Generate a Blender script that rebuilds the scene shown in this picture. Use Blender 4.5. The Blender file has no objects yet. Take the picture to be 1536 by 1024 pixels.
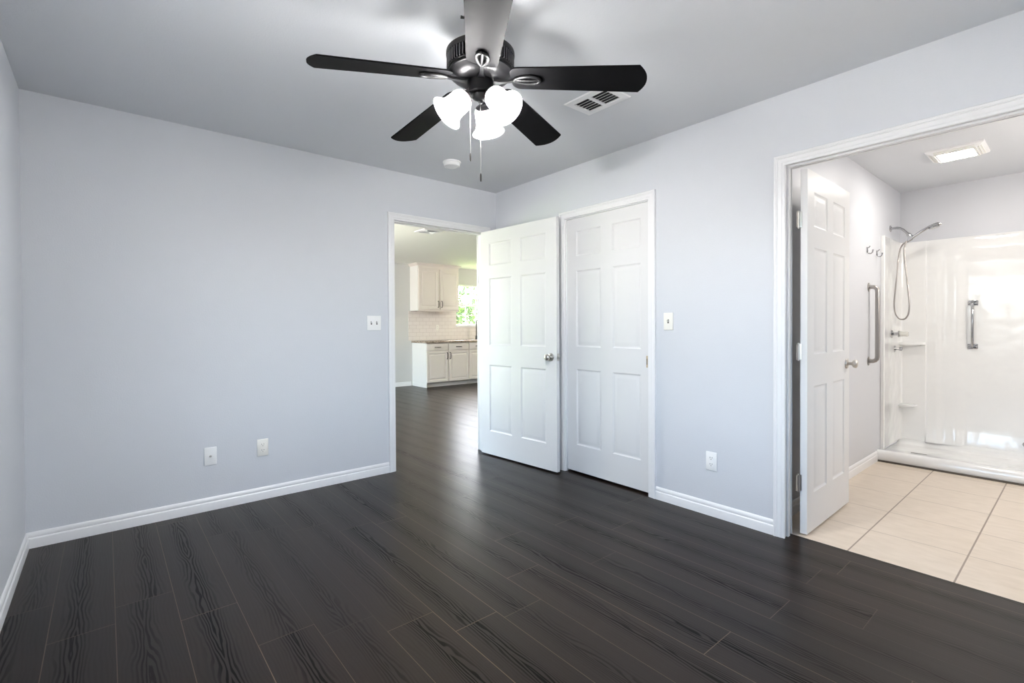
import bpy, bmesh, math, random
from mathutils import Vector, Matrix
R = math.radians
C = bpy.context.scene.collection
SC = bpy.context.scene

# ------------------------------------------------------------------ camera, world, exposure
cam_d = bpy.data.cameras.new('camera')
cam = bpy.data.objects.new('camera', cam_d); C.objects.link(cam); SC.camera = cam
cam_d.sensor_width = 36.0; cam_d.sensor_fit = 'HORIZONTAL'
cam_d.lens = 727.9152 / 1536 * 36.0
cam_d.shift_y = -13.55 / 1536
cam_d.clip_start = 0.02
YAW, PIT, ROL = 0.6976, -0.0113, 0.0049
fw = Vector((math.sin(YAW)*math.cos(PIT), math.cos(YAW)*math.cos(PIT), math.sin(PIT)))
r0 = Vector((math.cos(YAW), -math.sin(YAW), 0)); u0 = r0.cross(fw)
rc = r0*math.cos(ROL) - u0*math.sin(ROL); uc = r0*math.sin(ROL) + u0*math.cos(ROL)
m = Matrix((rc, uc, -fw)).transposed().to_4x4(); m.translation = Vector((-2.8585, -3.6413, 1.1701))
cam.matrix_world = m

W = bpy.data.worlds.new('world'); SC.world = W; W.use_nodes = True
nt = W.node_tree; nt.nodes.clear()
wo = nt.nodes.new('ShaderNodeOutputWorld'); wb = nt.nodes.new('ShaderNodeBackground'); sk = nt.nodes.new('ShaderNodeTexSky')
sk.sky_type = 'NISHITA'; sk.sun_disc = False; sk.sun_elevation = R(48); sk.sun_rotation = R(50); sk.air_density = 0.8; sk.dust_density = 3.0
hs = nt.nodes.new('ShaderNodeHueSaturation'); hs.inputs['Saturation'].default_value = 0.85; hs.inputs['Hue'].default_value = 0.485
nt.links.new(sk.outputs[0], hs.inputs['Color']); nt.links.new(hs.outputs[0], wb.inputs[0])
wb.inputs[1].default_value = 2.6
nt.links.new(wb.outputs[0], wo.inputs[0])

BULB = 1900.0          # emission of each fan bulb
LENS = 64.0          # emission of the bathroom light lens
SC.view_settings.view_transform = 'Standard'; SC.view_settings.look = 'None'
SC.view_settings.gamma = 1.0; SC.view_settings.exposure = 0.26; SC.view_settings.use_curve_mapping = False
SC.cycles.use_denoising = True
SC.cycles.max_bounces = 12; SC.cycles.diffuse_bounces = 8; SC.cycles.glossy_bounces = 6
SC.cycles.transparent_max_bounces = 16; SC.cycles.transmission_bounces = 8
SC.cycles.sample_clamp_indirect = 8.0
SC.cycles.caustics_reflective = False; SC.cycles.caustics_refractive = False

sun_d = bpy.data.lights.new('sun', 'SUN'); sun_d.energy = 84.0; sun_d.angle = R(0.6); sun_d.color = (1.0, 0.95, 0.88)
sun = bpy.data.objects.new('sun', sun_d); C.objects.link(sun); sun.rotation_euler = Vector((-1.0, 0.02, -1.75)).to_track_quat('-Z', 'Y').to_euler()

def portal(name, loc, rot, sx, sy):
    d = bpy.data.lights.new(name, 'AREA'); d.shape = 'RECTANGLE'; d.size = sx; d.size_y = sy; d.energy = 1.0
    d.cycles.is_portal = True
    o = bpy.data.objects.new(name, d); C.objects.link(o); o.location = loc; o.rotation_euler = rot
    return o

# ------------------------------------------------------------------ dimensions
H = 2.44
XL, XR = -3.195, 0.0          # bedroom left and right walls
YR = -4.55                    # bedroom rear wall
T = 0.115                     # partition thickness
TB = 0.085                    # bathroom partition thickness
KY, KX0, KX1 = 5.16, -3.4, 5.4   # kitchen back wall, left wall, right wall
BY, BX, BY1 = -2.455, 3.02, -4.45  # bathroom left wall, back wall, right wall
HO = 2.043                    # door openings: inner edge of casing

# ------------------------------------------------------------------ materials
def mat(name):
    mt = bpy.data.materials.new(name); mt.use_nodes = True
    n = mt.node_tree; b = n.nodes['Principled BSDF']
    return mt, n, b
def N(n, t, **kw):
    x = n.nodes.new(t)
    for k, v in kw.items():
        if k in x.inputs.keys() if hasattr(x.inputs, 'keys') else False: x.inputs[k].default_value = v
        else: setattr(x, k, v)
    return x
def math_n(n, op, a=None, b=None, c=None):
    x = n.nodes.new('ShaderNodeMath'); x.operation = op
    for i, v in enumerate((a, b, c)):
        if v is None: continue
        if isinstance(v, (int, float)): x.inputs[i].default_value = v
        else: n.links.new(v, x.inputs[i])
    return x.outputs[0]
def simple(name, col, rough=0.5, metal=0.0, spec=0.5, noise=0.0, nscale=8.0, bump=0.0, bscale=200.0, coat=0.0):
    mt, n, b = mat(name)
    b.inputs['Roughness'].default_value = rough; b.inputs['Metallic'].default_value = metal
    b.inputs['Specular IOR Level'].default_value = spec
    b.inputs['Coat Weight'].default_value = coat
    tc = n.nodes.new('ShaderNodeNewGeometry')
    nz = n.nodes.new('ShaderNodeTexNoise'); nz.inputs['Scale'].default_value = nscale; nz.inputs['Detail'].default_value = 4
    n.links.new(tc.outputs['Position'], nz.inputs['Vector'])
    mx = n.nodes.new('ShaderNodeMix'); mx.data_type = 'RGBA'
    mx.inputs[6].default_value = tuple(c*(1-noise) for c in col) + (1,); mx.inputs[7].default_value = tuple(min(1, c*(1+noise)) for c in col) + (1,)
    n.links.new(nz.outputs['Fac'], mx.inputs[0]); n.links.new(mx.outputs[2], b.inputs['Base Color'])
    if bump:
        nb = n.nodes.new('ShaderNodeTexNoise'); nb.inputs['Scale'].default_value = bscale; nb.inputs['Detail'].default_value = 2
        n.links.new(tc.outputs['Position'], nb.inputs['Vector'])
        bp = n.nodes.new('ShaderNodeBump'); bp.inputs['Strength'].default_value = bump; bp.inputs['Distance'].default_value = 0.002 if bscale > 20 else 0.02
        n.links.new(nb.outputs['Fac'], bp.inputs['Height']); n.links.new(bp.outputs[0], b.inputs['Normal'])
    return mt

M = {}
M['wall'] = simple('wall_paint', (0.60, 0.617, 0.65), 0.45, spec=0.32, bump=0.35, bscale=140, noise=0.01)
M['ceil'] = simple('ceiling_paint', (0.62, 0.635, 0.66), 0.8, bump=0.3, bscale=120, noise=0.01)
M['kwall'] = simple('kitchen_wall_paint', (0.58, 0.58, 0.57), 0.6, bump=0.2, bscale=140, noise=0.01)
M['bwall'] = simple('bathroom_wall_paint', (0.60, 0.61, 0.64), 0.4, bump=0.25, bscale=140, noise=0.01)
M['kceil'] = simple('kitchen_ceiling_paint', (0.85, 0.85, 0.79), 0.8, bump=0.2, noise=0.01)
M['trim'] = simple('trim_paint', (0.78, 0.78, 0.785), 0.32, noise=0.01)
M['door'] = simple('door_paint', (0.70, 0.70, 0.70), 0.38, spec=0.3, noise=0.01)
M['black'] = simple('fan_black_metal', (0.005, 0.005, 0.0055), 0.34, spec=0.2)
M['fins'] = simple('fan_fin_lit', (0.10, 0.10, 0.105), 0.3, metal=0.7)  # black housing metal lightened to stand for light catching the fins
M['blade'] = simple('fan_blade_black', (0.0022, 0.0022, 0.0025), 0.55, spec=0.03, noise=0.3, nscale=30)
M['nickel'] = simple('satin_nickel', (0.58, 0.55, 0.51), 0.28, metal=1.0)
M['chrome'] = simple('chrome', (0.48, 0.48, 0.49), 0.08, metal=1.0)
M['steel'] = simple('brushed_steel', (0.42, 0.395, 0.375), 0.28, metal=1.0)
M['brass'] = simple('aged_brass', (0.55, 0.42, 0.24), 0.35, metal=1.0)
M['white_plastic'] = simple('white_plastic', (0.82, 0.82, 0.81), 0.35)
M['almond'] = simple('almond_plastic', (0.80, 0.78, 0.72), 0.35)
M['dark'] = simple('dark_duct_shade', (0.008, 0.008, 0.008), 0.9)  # near-black for the shade inside the vent duct
M['slot'] = simple('dark_slot', (0.06, 0.055, 0.05), 0.6)
M['white_metal'] = simple('white_metal', (0.80, 0.80, 0.80), 0.4)
M['acrylic'] = simple('shower_acrylic', (0.80, 0.80, 0.79), 0.10, coat=0.3, noise=0.01, bump=0.5, bscale=4.5)
M['cab'] = simple('cabinet_paint', (0.74, 0.68, 0.635), 0.4, noise=0.03, nscale=5)
M['cabside_lit'] = simple('cabinet_side_lit', (0.80, 0.79, 0.76), 0.4)  # cabinet colour lightened to stand for daylight falling on the side
M['bronze'] = simple('bronze_pull', (0.03, 0.027, 0.025), 0.35, metal=0.6)
M['fblack'] = simple('faucet_black', (0.015, 0.015, 0.016), 0.35)
M['caulk'] = simple('dark_caulk_gap', (0.10, 0.085, 0.07), 0.8, noise=0.4, nscale=25)
M['bark'] = simple('bark', (0.16, 0.11, 0.08), 0.9, noise=0.3, nscale=12)
M['leaf'] = simple('leaf_green', (0.095, 0.14, 0.055), 0.6, noise=0.5, nscale=3)
M['grass'] = simple('lawn', (0.22, 0.32, 0.10), 0.9, noise=0.3, nscale=6)
M['patio'] = simple('bounce_concrete', (0.52, 0.50, 0.46), 0.9, noise=0.06)  # pale ground that bounces sunlight into the bedroom
M['siding'] = simple('outside_wall', (0.5, 0.48, 0.45), 0.8)

def granite():
    mt, n, b = mat('granite_counter'); b.inputs['Roughness'].default_value = 0.25
    g = n.nodes.new('ShaderNodeNewGeometry')
    nz = n.nodes.new('ShaderNodeTexNoise'); nz.inputs['Scale'].default_value = 40; nz.inputs['Detail'].default_value = 8
    n.links.new(g.outputs['Position'], nz.inputs['Vector'])
    cr = n.nodes.new('ShaderNodeValToRGB'); e = cr.color_ramp.elements
    e[0].position = 0.35; e[0].color = (0.16, 0.12, 0.09, 1); e[1].position = 0.65; e[1].color = (0.48, 0.40, 0.32, 1)
    n.links.new(nz.outputs['Fac'], cr.inputs[0]); n.links.new(cr.outputs[0], b.inputs['Base Color'])
    return mt
M['granite'] = granite()

def subway():
    mt, n, b = mat('subway_tile'); b.inputs['Roughness'].default_value = 0.2
    g = n.nodes.new('ShaderNodeNewGeometry'); sp = n.nodes.new('ShaderNodeSeparateXYZ'); cb = n.nodes.new('ShaderNodeCombineXYZ')
    n.links.new(g.outputs['Position'], sp.inputs[0]); n.links.new(sp.outputs[0], cb.inputs[0]); n.links.new(sp.outputs[2], cb.inputs[1])
    br = n.nodes.new('ShaderNodeTexBrick'); br.inputs['Scale'].default_value = 1.0
    br.inputs['Brick Width'].default_value = 0.152; br.inputs['Row Height'].default_value = 0.0762; br.inputs['Mortar Size'].default_value = 0.003
    br.inputs['Color1'].default_value = (0.74, 0.69, 0.66, 1); br.inputs['Color2'].default_value = (0.77, 0.72, 0.69, 1); br.inputs['Mortar'].default_value = (0.60, 0.54, 0.51, 1)
    n.links.new(cb.outputs[0], br.inputs['Vector']); n.links.new(br.outputs['Color'], b.inputs['Base Color'])
    return mt
M['subway'] = subway()

def wood_floor():
    mt, n, b = mat('dark_plank_floor'); L = n.links.new
    g = n.nodes.new('ShaderNodeNewGeometry'); sp = n.nodes.new('ShaderNodeSeparateXYZ'); L(g.outputs['Position'], sp.inputs[0])
    PW, PL = 0.2004, 1.21
    xs = math_n(n, 'DIVIDE', math_n(n, 'ADD', sp.outputs[0], 3.04 + PW*20), PW)
    col = math_n(n, 'FLOOR', xs); fx = math_n(n, 'FRACT', xs)
    wn = n.nodes.new('ShaderNodeTexWhiteNoise'); wn.noise_dimensions = '1D'; L(math_n(n, 'ADD', col, 7.3), wn.inputs['W'])
    ys = math_n(n, 'ADD', math_n(n, 'DIVIDE', math_n(n, 'ADD', sp.outputs[1], 50.0), PL), wn.outputs['Value'])
    row = math_n(n, 'FLOOR', ys); fy = math_n(n, 'FRACT', ys)
    seed = n.nodes.new('ShaderNodeTexWhiteNoise'); seed.noise_dimensions = '2D'
    cb = n.nodes.new('ShaderNodeCombineXYZ'); L(col, cb.inputs[0]); L(row, cb.inputs[1]); L(cb.outputs[0], seed.inputs['Vector'])
    sc = n.nodes.new('ShaderNodeSeparateColor'); L(seed.outputs['Color'], sc.inputs[0])
    # local plank coordinates
    lx = math_n(n, 'MULTIPLY', math_n(n, 'SUBTRACT', fx, math_n(n, 'ADD', 0.32, math_n(n, 'MULTIPLY', sc.outputs[0], 0.36))), PW)
    ly = sp.outputs[1]
    v1 = n.nodes.new('ShaderNodeCombineXYZ'); L(math_n(n, 'MULTIPLY', lx, 9.0), v1.inputs[0]); L(math_n(n, 'MULTIPLY', ly, 1.9), v1.inputs[1]); L(math_n(n, 'MULTIPLY', sc.outputs[1], 60.0), v1.inputs[2])
    nz = n.nodes.new('ShaderNodeTexNoise'); nz.inputs['Scale'].default_value = 1.0; nz.inputs['Detail'].default_value = 3.0; nz.inputs['Roughness'].default_value = 0.45
    L(v1.outputs[0], nz.inputs['Vector'])
    ax = math_n(n, 'ABSOLUTE', lx)
    # rings: level lines of noise plus distance from the heart line
    fld = math_n(n, 'ADD', math_n(n, 'MULTIPLY', nz.outputs['Fac'], 1.0), math_n(n, 'MULTIPLY', math_n(n, 'POWER', ax, 1.0), 9.0))
    sn = math_n(n, 'SINE', math_n(n, 'MULTIPLY', fld, 58.0))
    r1 = n.nodes.new('ShaderNodeMapRange'); r1.inputs['From Min'].default_value = -0.2; r1.inputs['From Max'].default_value = 0.5; L(sn, r1.inputs['Value'])
    # strength falls away from the heart line
    fo = n.nodes.new('ShaderNodeMapRange'); fo.inputs['From Min'].default_value = 0.015; fo.inputs['From Max'].default_value = 0.055
    fo.inputs['To Min'].default_value = 1.0; fo.inputs['To Max'].default_value = 0.10; L(ax, fo.inputs['Value'])
    vary = math_n(n, 'ADD', 0.45, math_n(n, 'MULTIPLY', sc.outputs[2], 0.55))
    grain = math_n(n, 'MULTIPLY', math_n(n, 'MULTIPLY', r1.outputs[0], fo.outputs[0]), vary)
    # fine streaks along the plank
    v2 = n.nodes.new('ShaderNodeCombineXYZ'); L(math_n(n, 'MULTIPLY', sp.outputs[0], 160.0), v2.inputs[0]); L(math_n(n, 'MULTIPLY', ly, 5.0), v2.inputs[1]); L(math_n(n, 'MULTIPLY', sc.outputs[1], 30.0), v2.inputs[2])
    n2 = n.nodes.new('ShaderNodeTexNoise'); n2.inputs['Scale'].default_value = 1.0; n2.inputs['Detail'].default_value = 2.0; L(v2.outputs[0], n2.inputs['Vector'])
    base = n.nodes.new('ShaderNodeMix'); base.data_type = 'RGBA'
    base.inputs[6].default_value = (0.0072, 0.0043, 0.0028, 1); base.inputs[7].default_value = (0.0195, 0.0120, 0.0082, 1)
    L(math_n(n, 'ADD', math_n(n, 'MULTIPLY', n2.outputs['Fac'], 0.6), math_n(n, 'MULTIPLY', sc.outputs[0], 0.4)), base.inputs[0])
    dk = n.nodes.new('ShaderNodeMix'); dk.data_type = 'RGBA'; dk.inputs[7].default_value = (0.0015, 0.0013, 0.0012, 1)
    L(base.outputs[2], dk.inputs[6]); L(math_n(n, 'MULTIPLY', grain, 0.9), dk.inputs[0])
    # seams
    ex = math_n(n, 'MINIMUM', fx, math_n(n, 'SUBTRACT', 1.0, fx)); ey = math_n(n, 'MINIMUM', fy, math_n(n, 'SUBTRACT', 1.0, fy))
    gx = math_n(n, 'LESS_THAN', math_n(n, 'MULTIPLY', ex, PW), 0.0014); gy = math_n(n, 'LESS_THAN', math_n(n, 'MULTIPLY', ey, PL), 0.0014)
    gap = math_n(n, 'MAXIMUM', gx, gy)
    gc = n.nodes.new('ShaderNodeMix'); gc.data_type = 'RGBA'; gc.inputs[6].default_value = (0.012, 0.010, 0.008, 1); gc.inputs[7].default_value = (0.13, 0.090, 0.060, 1)
    L(sc.outputs[2], gc.inputs[0])
    fin = n.nodes.new('ShaderNodeMix'); fin.data_type = 'RGBA'; L(gap, fin.inputs[0]); L(dk.outputs[2], fin.inputs[6]); L(gc.outputs[2], fin.inputs[7])
    L(fin.outputs[2], b.inputs['Base Color'])
    rr = n.nodes.new('ShaderNodeMapRange'); rr.inputs['To Min'].default_value = 0.26; rr.inputs['To Max'].default_value = 0.38; L(n2.outputs['Fac'], rr.inputs['Value']); L(rr.outputs[0], b.inputs['Roughness'])
    L(math_n(n, 'SUBTRACT', 0.24, math_n(n, 'MULTIPLY', grain, 0.18)), b.inputs['Specular IOR Level'])
    bp = n.nodes.new('ShaderNodeBump'); bp.inputs['Strength'].default_value = 0.25; bp.inputs['Distance'].default_value = 0.0012
    hh = math_n(n, 'SUBTRACT', math_n(n, 'ADD', math_n(n, 'MULTIPLY', n2.outputs['Fac'], 0.5), math_n(n, 'MULTIPLY', grain, -0.3)), math_n(n, 'MULTIPLY', gap, 1.0))
    L(hh, bp.inputs['Height']); L(bp.outputs[0], b.inputs['Normal'])
    return mt
M['floor'] = wood_floor()

def tile_floor():
    mt, n, b = mat('cream_floor_tile'); L = n.links.new
    g = n.nodes.new('ShaderNodeNewGeometry'); sp = n.nodes.new('ShaderNodeSeparateXYZ'); L(g.outputs['Position'], sp.inputs[0])
    P = 0.413
    xs = math_n(n, 'DIVIDE', math_n(n, 'ADD', sp.outputs[0], 10*P - 0.068), P); ys = math_n(n, 'DIVIDE', math_n(n, 'ADD', sp.outputs[1], 20*P + 2.835), P)
    fx = math_n(n, 'FRACT', xs); fy = math_n(n, 'FRACT', ys)
    ex = math_n(n, 'MINIMUM', fx, math_n(n, 'SUBTRACT', 1.0, fx)); ey = math_n(n, 'MINIMUM', fy, math_n(n, 'SUBTRACT', 1.0, fy))
    gx = math_n(n, 'LESS_THAN', ex, 0.0045); gy = math_n(n, 'LESS_THAN', ey, 0.0085)
    gap = math_n(n, 'MAXIMUM', gx, gy)
    cb = n.nodes.new('ShaderNodeCombineXYZ'); L(math_n(n, 'FLOOR', xs), cb.inputs[0]); L(math_n(n, 'FLOOR', ys), cb.inputs[1])
    wn = n.nodes.new('ShaderNodeTexWhiteNoise'); wn.noise_dimensions = '2D'; L(cb.outputs[0], wn.inputs['Vector'])
    v = n.nodes.new('ShaderNodeCombineXYZ'); L(math_n(n, 'MULTIPLY', sp.outputs[0], 30.0), v.inputs[0]); L(math_n(n, 'MULTIPLY', sp.outputs[1], 10.0), v.inputs[1]); L(math_n(n, 'MULTIPLY', wn.outputs['Value'], 20.0), v.inputs[2])
    nz = n.nodes.new('ShaderNodeTexNoise'); nz.inputs['Scale'].default_value = 1.0; nz.inputs['Detail'].default_value = 5.0; L(v.outputs[0], nz.inputs['Vector'])
    base = n.nodes.new('ShaderNodeMix'); base.data_type = 'RGBA'; base.inputs[6].default_value = (0.56, 0.47, 0.375, 1); base.inputs[7].default_value = (0.72, 0.63, 0.53, 1)
    L(nz.outputs['Fac'], base.inputs[0])
    fin = n.nodes.new('ShaderNodeMix'); fin.data_type = 'RGBA'; fin.inputs[7].default_value = (0.26, 0.20, 0.155, 1); L(gap, fin.inputs[0]); L(base.outputs[2], fin.inputs[6])
    L(fin.outputs[2], b.inputs['Base Color']); b.inputs['Roughness'].default_value = 0.38
    bp = n.nodes.new('ShaderNodeBump'); bp.inputs['Strength'].default_value = 0.3; bp.inputs['Distance'].default_value = 0.002
    L(math_n(n, 'SUBTRACT', 1.0, gap), bp.inputs['Height']); L(bp.outputs[0], b.inputs['Normal'])
    return mt
M['tile'] = tile_floor()

def glass():
    mt = bpy.data.materials.new('window_glass'); mt.use_nodes = True; n = mt.node_tree; n.nodes.clear()
    o = n.nodes.new('ShaderNodeOutputMaterial'); mx = n.nodes.new('ShaderNodeMixShader'); t = n.nodes.new('ShaderNodeBsdfTransparent'); g = n.nodes.new('ShaderNodeBsdfGlossy')
    g.inputs['Roughness'].default_value = 0.02; mx.inputs[0].default_value = 0.06
    n.links.new(t.outputs[0], mx.inputs[1]); n.links.new(g.outputs[0], mx.inputs[2]); n.links.new(mx.outputs[0], o.inputs[0])
    return mt
M['glass'] = glass()
def emis(name, col, s):
    mt, n, b = mat(name); b.inputs['Base Color'].default_value = (0.9, 0.9, 0.9, 1)
    b.inputs['Emission Color'].default_value = col + (1,); b.inputs['Emission Strength'].default_value = s
    return mt
M['living_fill'] = emis('fill_living_globe', (1.0, 0.95, 0.86), 230.0)  # globe of an added, unseen lamp at the living end
M['vanity_fill'] = emis('fill_vanity_globe', (1.0, 0.93, 0.85), 118.0)  # globes of the added vanity light
M['bulb'] = emis('lit_bulb', (1.0, 0.985, 0.975), BULB)
M['kitchen_fill'] = emis('fill_kitchen_globe', (1.0, 0.91, 0.80), 105.0)  # globe of an added, unseen kitchen lamp
M['lens'] = emis('lit_lens', (1.0, 0.96, 0.90), LENS)
def frosted():
    mt = bpy.data.materials.new('frosted_shade_glass'); mt.use_nodes = True; n = mt.node_tree; n.nodes.clear()
    o = n.nodes.new('ShaderNodeOutputMaterial'); d = n.nodes.new('ShaderNodeBsdfDiffuse'); t = n.nodes.new('ShaderNodeBsdfTranslucent'); g = n.nodes.new('ShaderNodeBsdfGlossy')
    a = n.nodes.new('ShaderNodeMixShader'); c = n.nodes.new('ShaderNodeMixShader')
    d.inputs[0].default_value = (0.9, 0.9, 0.9, 1); t.inputs[0].default_value = (0.95, 0.95, 0.95, 1); g.inputs['Roughness'].default_value = 0.25
    a.inputs[0].default_value = 0.72; c.inputs[0].default_value = 0.05
    tr = n.nodes.new('ShaderNodeBsdfTransparent'); e = n.nodes.new('ShaderNodeMixShader'); e.inputs[0].default_value = 0.32   # clear share of the frosted glass
    n.links.new(d.outputs[0], a.inputs[1]); n.links.new(t.outputs[0], a.inputs[2]); n.links.new(a.outputs[0], c.inputs[1]); n.links.new(g.outputs[0], c.inputs[2])
    n.links.new(c.outputs[0], e.inputs[1]); n.links.new(tr.outputs[0], e.inputs[2]); n.links.new(e.outputs[0], o.inputs[0])
    return mt
M['frost'] = frosted()
def clearplastic():
    mt, n, b = mat('clear_acrylic_knob'); b.inputs['Base Color'].default_value = (0.93, 0.92, 0.86, 1); b.inputs['Roughness'].default_value = 0.12
    b.inputs['Transmission Weight'].default_value = 0.45; b.inputs['IOR'].default_value = 1.4
    return mt
M['clear'] = clearplastic()

# ------------------------------------------------------------------ geometry helpers
class MB:
    def __init__(s): s.bm = bmesh.new()
    def box(s, x0, x1, y0, y1, z0, z1, bev=0.0, seg=2, mtx=None):
        r = bmesh.ops.create_cube(s.bm, size=1.0); vs = r['verts']
        for v in vs:
            v.co = Vector(((x0+x1)/2 + v.co.x*(x1-x0), (y0+y1)/2 + v.co.y*(y1-y0), (z0+z1)/2 + v.co.z*(z1-z0)))
        if bev > 0:
            es = list({e for v in vs for e in v.link_edges})
            rb = bmesh.ops.bevel(s.bm, geom=es, offset=bev, segments=seg, profile=0.5, affect='EDGES')
            vs = list({v for f in rb['faces'] for v in f.verts} | {v for v in vs if v.is_valid})
        if mtx: bmesh.ops.transform(s.bm, matrix=mtx, verts=[v for v in vs if v.is_valid])
        return s
    def tube(s, pts, r, n=12, caps=True):
        pts = [Vector(p) for p in pts]; rs = r if isinstance(r, (list, tuple)) else [r]*len(pts)
        rings = []; up = None
        for i, p in enumerate(pts):
            if i == 0: t = pts[1]-p
            elif i == len(pts)-1: t = p-pts[i-1]
            else: t = (pts[i+1]-p).normalized() + (p-pts[i-1]).normalized()
            t.normalize()
            if up is None:
                up = Vector((0, 0, 1)) if abs(t.z) < 0.9 else Vector((1, 0, 0))
            a = up - t*up.dot(t)
            if a.length < 1e-6: a = t.orthogonal()
            a.normalize(); up = a; bq = t.cross(a)
            rings.append([s.bm.verts.new(p + (a*math.cos(2*math.pi*k/n) + bq*math.sin(2*math.pi*k/n))*rs[i]) for k in range(n)])
        for i in range(len(rings)-1):
            for k in range(n): s.bm.faces.new((rings[i][k], rings[i][(k+1) % n], rings[i+1][(k+1) % n], rings[i+1][k]))
        if caps:
            s.bm.faces.new(rings[0][::-1]); s.bm.faces.new(rings[-1])
        return s
    def lathe(s, prof, n=32, mtx=None, caps=True):
        mtx = mtx or Matrix.Identity(4); rings = []
        for (r, z) in prof:
            if r < 1e-6: rings.append([s.bm.verts.new(mtx @ Vector((0, 0, z)))])
            else: rings.append([s.bm.verts.new(mtx @ Vector((r*math.cos(2*math.pi*k/n), r*math.sin(2*math.pi*k/n), z))) for k in range(n)])
        for a, b in zip(rings, rings[1:]):
            for k in range(n):
                k2 = (k+1) % n
                if len(a) == 1 and len(b) == 1: continue
                if len(a) == 1: s.bm.faces.new((a[0], b[k], b[k2]))
                elif len(b) == 1: s.bm.faces.new((a[k], a[k2], b[0]))
                else: s.bm.faces.new((a[k], a[k2], b[k2], b[k]))
        if caps:
            if len(rings[0]) > 1: s.bm.faces.new(rings[0][::-1])
            if len(rings[-1]) > 1: s.bm.faces.new(rings[-1])
        return s
    def poly(s, loop, h0, h1, mtx=None, axis=2):
        """extrude a 2D loop between two heights"""
        mtx = mtx or Matrix.Identity(4)
        a = [s.bm.verts.new(mtx @ Vector((x, y, h0))) for x, y in loop]; b = [s.bm.verts.new(mtx @ Vector((x, y, h1))) for x, y in loop]
        n = len(loop)
        for k in range(n): s.bm.faces.new((a[k], a[(k+1) % n], b[(k+1) % n], b[k]))
        s.bm.faces.new(a[::-1]); s.bm.faces.new(b)
        return s
    def strip(s, rows, close=False, cap=False):
        """quad strip through rows of 3D points"""
        vr = [[s.bm.verts.new(Vector(p)) for p in row] for row in rows]
        for a, b in zip(vr, vr[1:]):
            m_ = len(a)
            for k in range(m_ if close else m_-1): s.bm.faces.new((a[k], a[(k+1) % m_], b[(k+1) % m_], b[k]))
        if cap: s.bm.faces.new(vr[0][::-1]); s.bm.faces.new(vr[-1])
        return s
    def obj(s, name, material, parent=None, smooth=None, loc=None):
        bmesh.ops.recalc_face_normals(s.bm, faces=s.bm.faces)
        me = bpy.data.meshes.new(name); s.bm.to_mesh(me); s.bm.free()
        if isinstance(material, str): material = M[material]
        me.materials.append(material)
        o = bpy.data.objects.new(name, me); C.objects.link(o)
        if smooth is not None:
            me.polygons.foreach_set('use_smooth', [True]*len(me.polygons))
            try: me.set_sharp_from_angle(angle=R(smooth))
            except Exception: pass
        if parent: o.parent = parent
        if loc: o.location = loc
        return o

def thing(name, loc, label, cat, group=None, rz=0.0, kind=None):
    o = bpy.data.objects.new(name, None); C.objects.link(o); o.location = loc; o.rotation_euler = (0, 0, rz); o.empty_display_size = 0.1
    return tag(o, label, cat, group, kind)
def tag(o, label, cat, group=None, kind=None):
    o['label'] = label; o['category'] = cat
    if group: o['group'] = group
    if kind: o['kind'] = kind
    return o
def struct(o, label, cat): return tag(o, label, cat, None, 'structure')

def wall_x(mb, x0, x1, y0, y1, z0, z1, holes):
    """wall running along x, holes = (xa, xb, za, zb)"""
    cur = x0
    for (xa, xb, za, zb) in sorted(holes):
        if xa > cur: mb.box(cur, xa, y0, y1, z0, z1)
        if za > z0: mb.box(xa, xb, y0, y1, z0, za)
        if zb < z1: mb.box(xa, xb, y0, y1, zb, z1)
        cur = xb
    if cur < x1: mb.box(cur, x1, y0, y1, z0, z1)
    return mb
def wall_y(mb, x0, x1, y0, y1, z0, z1, holes):
    cur = y0
    for (ya, yb, za, zb) in sorted(holes):
        if ya > cur: mb.box(x0, x1, cur, ya, z0, z1)
        if za > z0: mb.box(x0, x1, ya, yb, z0, za)
        if zb < z1: mb.box(x0, x1, ya, yb, zb, z1)
        cur = yb
    if cur < y1: mb.box(x0, x1, cur, y1, z0, z1)
    return mb

# ------------------------------------------------------------------ the shell
f = MB()
f.box(XL-T, TB, YR-T, T, -0.08, 0.0); f.box(KX0-T, KX1+T, T, KY+T, -0.08, 0.0); f.box(TB, BX+T, BY+0.1, T, -0.08, 0.0)
struct(f.obj('floor', 'floor'), 'dark brown wood-look plank floor running through into the kitchen', 'floor')
struct(MB().box(TB, BX+T, BY1-T, BY+0.1, -0.08, 0.0).obj('floor_bathroom', 'tile'), 'cream square tile floor of the bathroom', 'floor')

struct(MB().box(XL-T, 0.05, YR-T, 0.05, H, H+0.08).obj('ceiling', 'ceil'), 'grey bedroom ceiling around the black fan', 'ceiling')
struct(MB().box(KX0-T, KX1+T, 0.05, KY+T, H, H+0.08).obj('ceiling_kitchen', 'kceil'), 'pale ceiling of the kitchen seen through the doorway', 'ceiling')
struct(MB().box(0.05, BX+T, BY1-T, 0.05, H, H+0.08).obj('ceiling_bathroom', 'ceil'), 'grey bathroom ceiling with the square light', 'ceiling')

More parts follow.
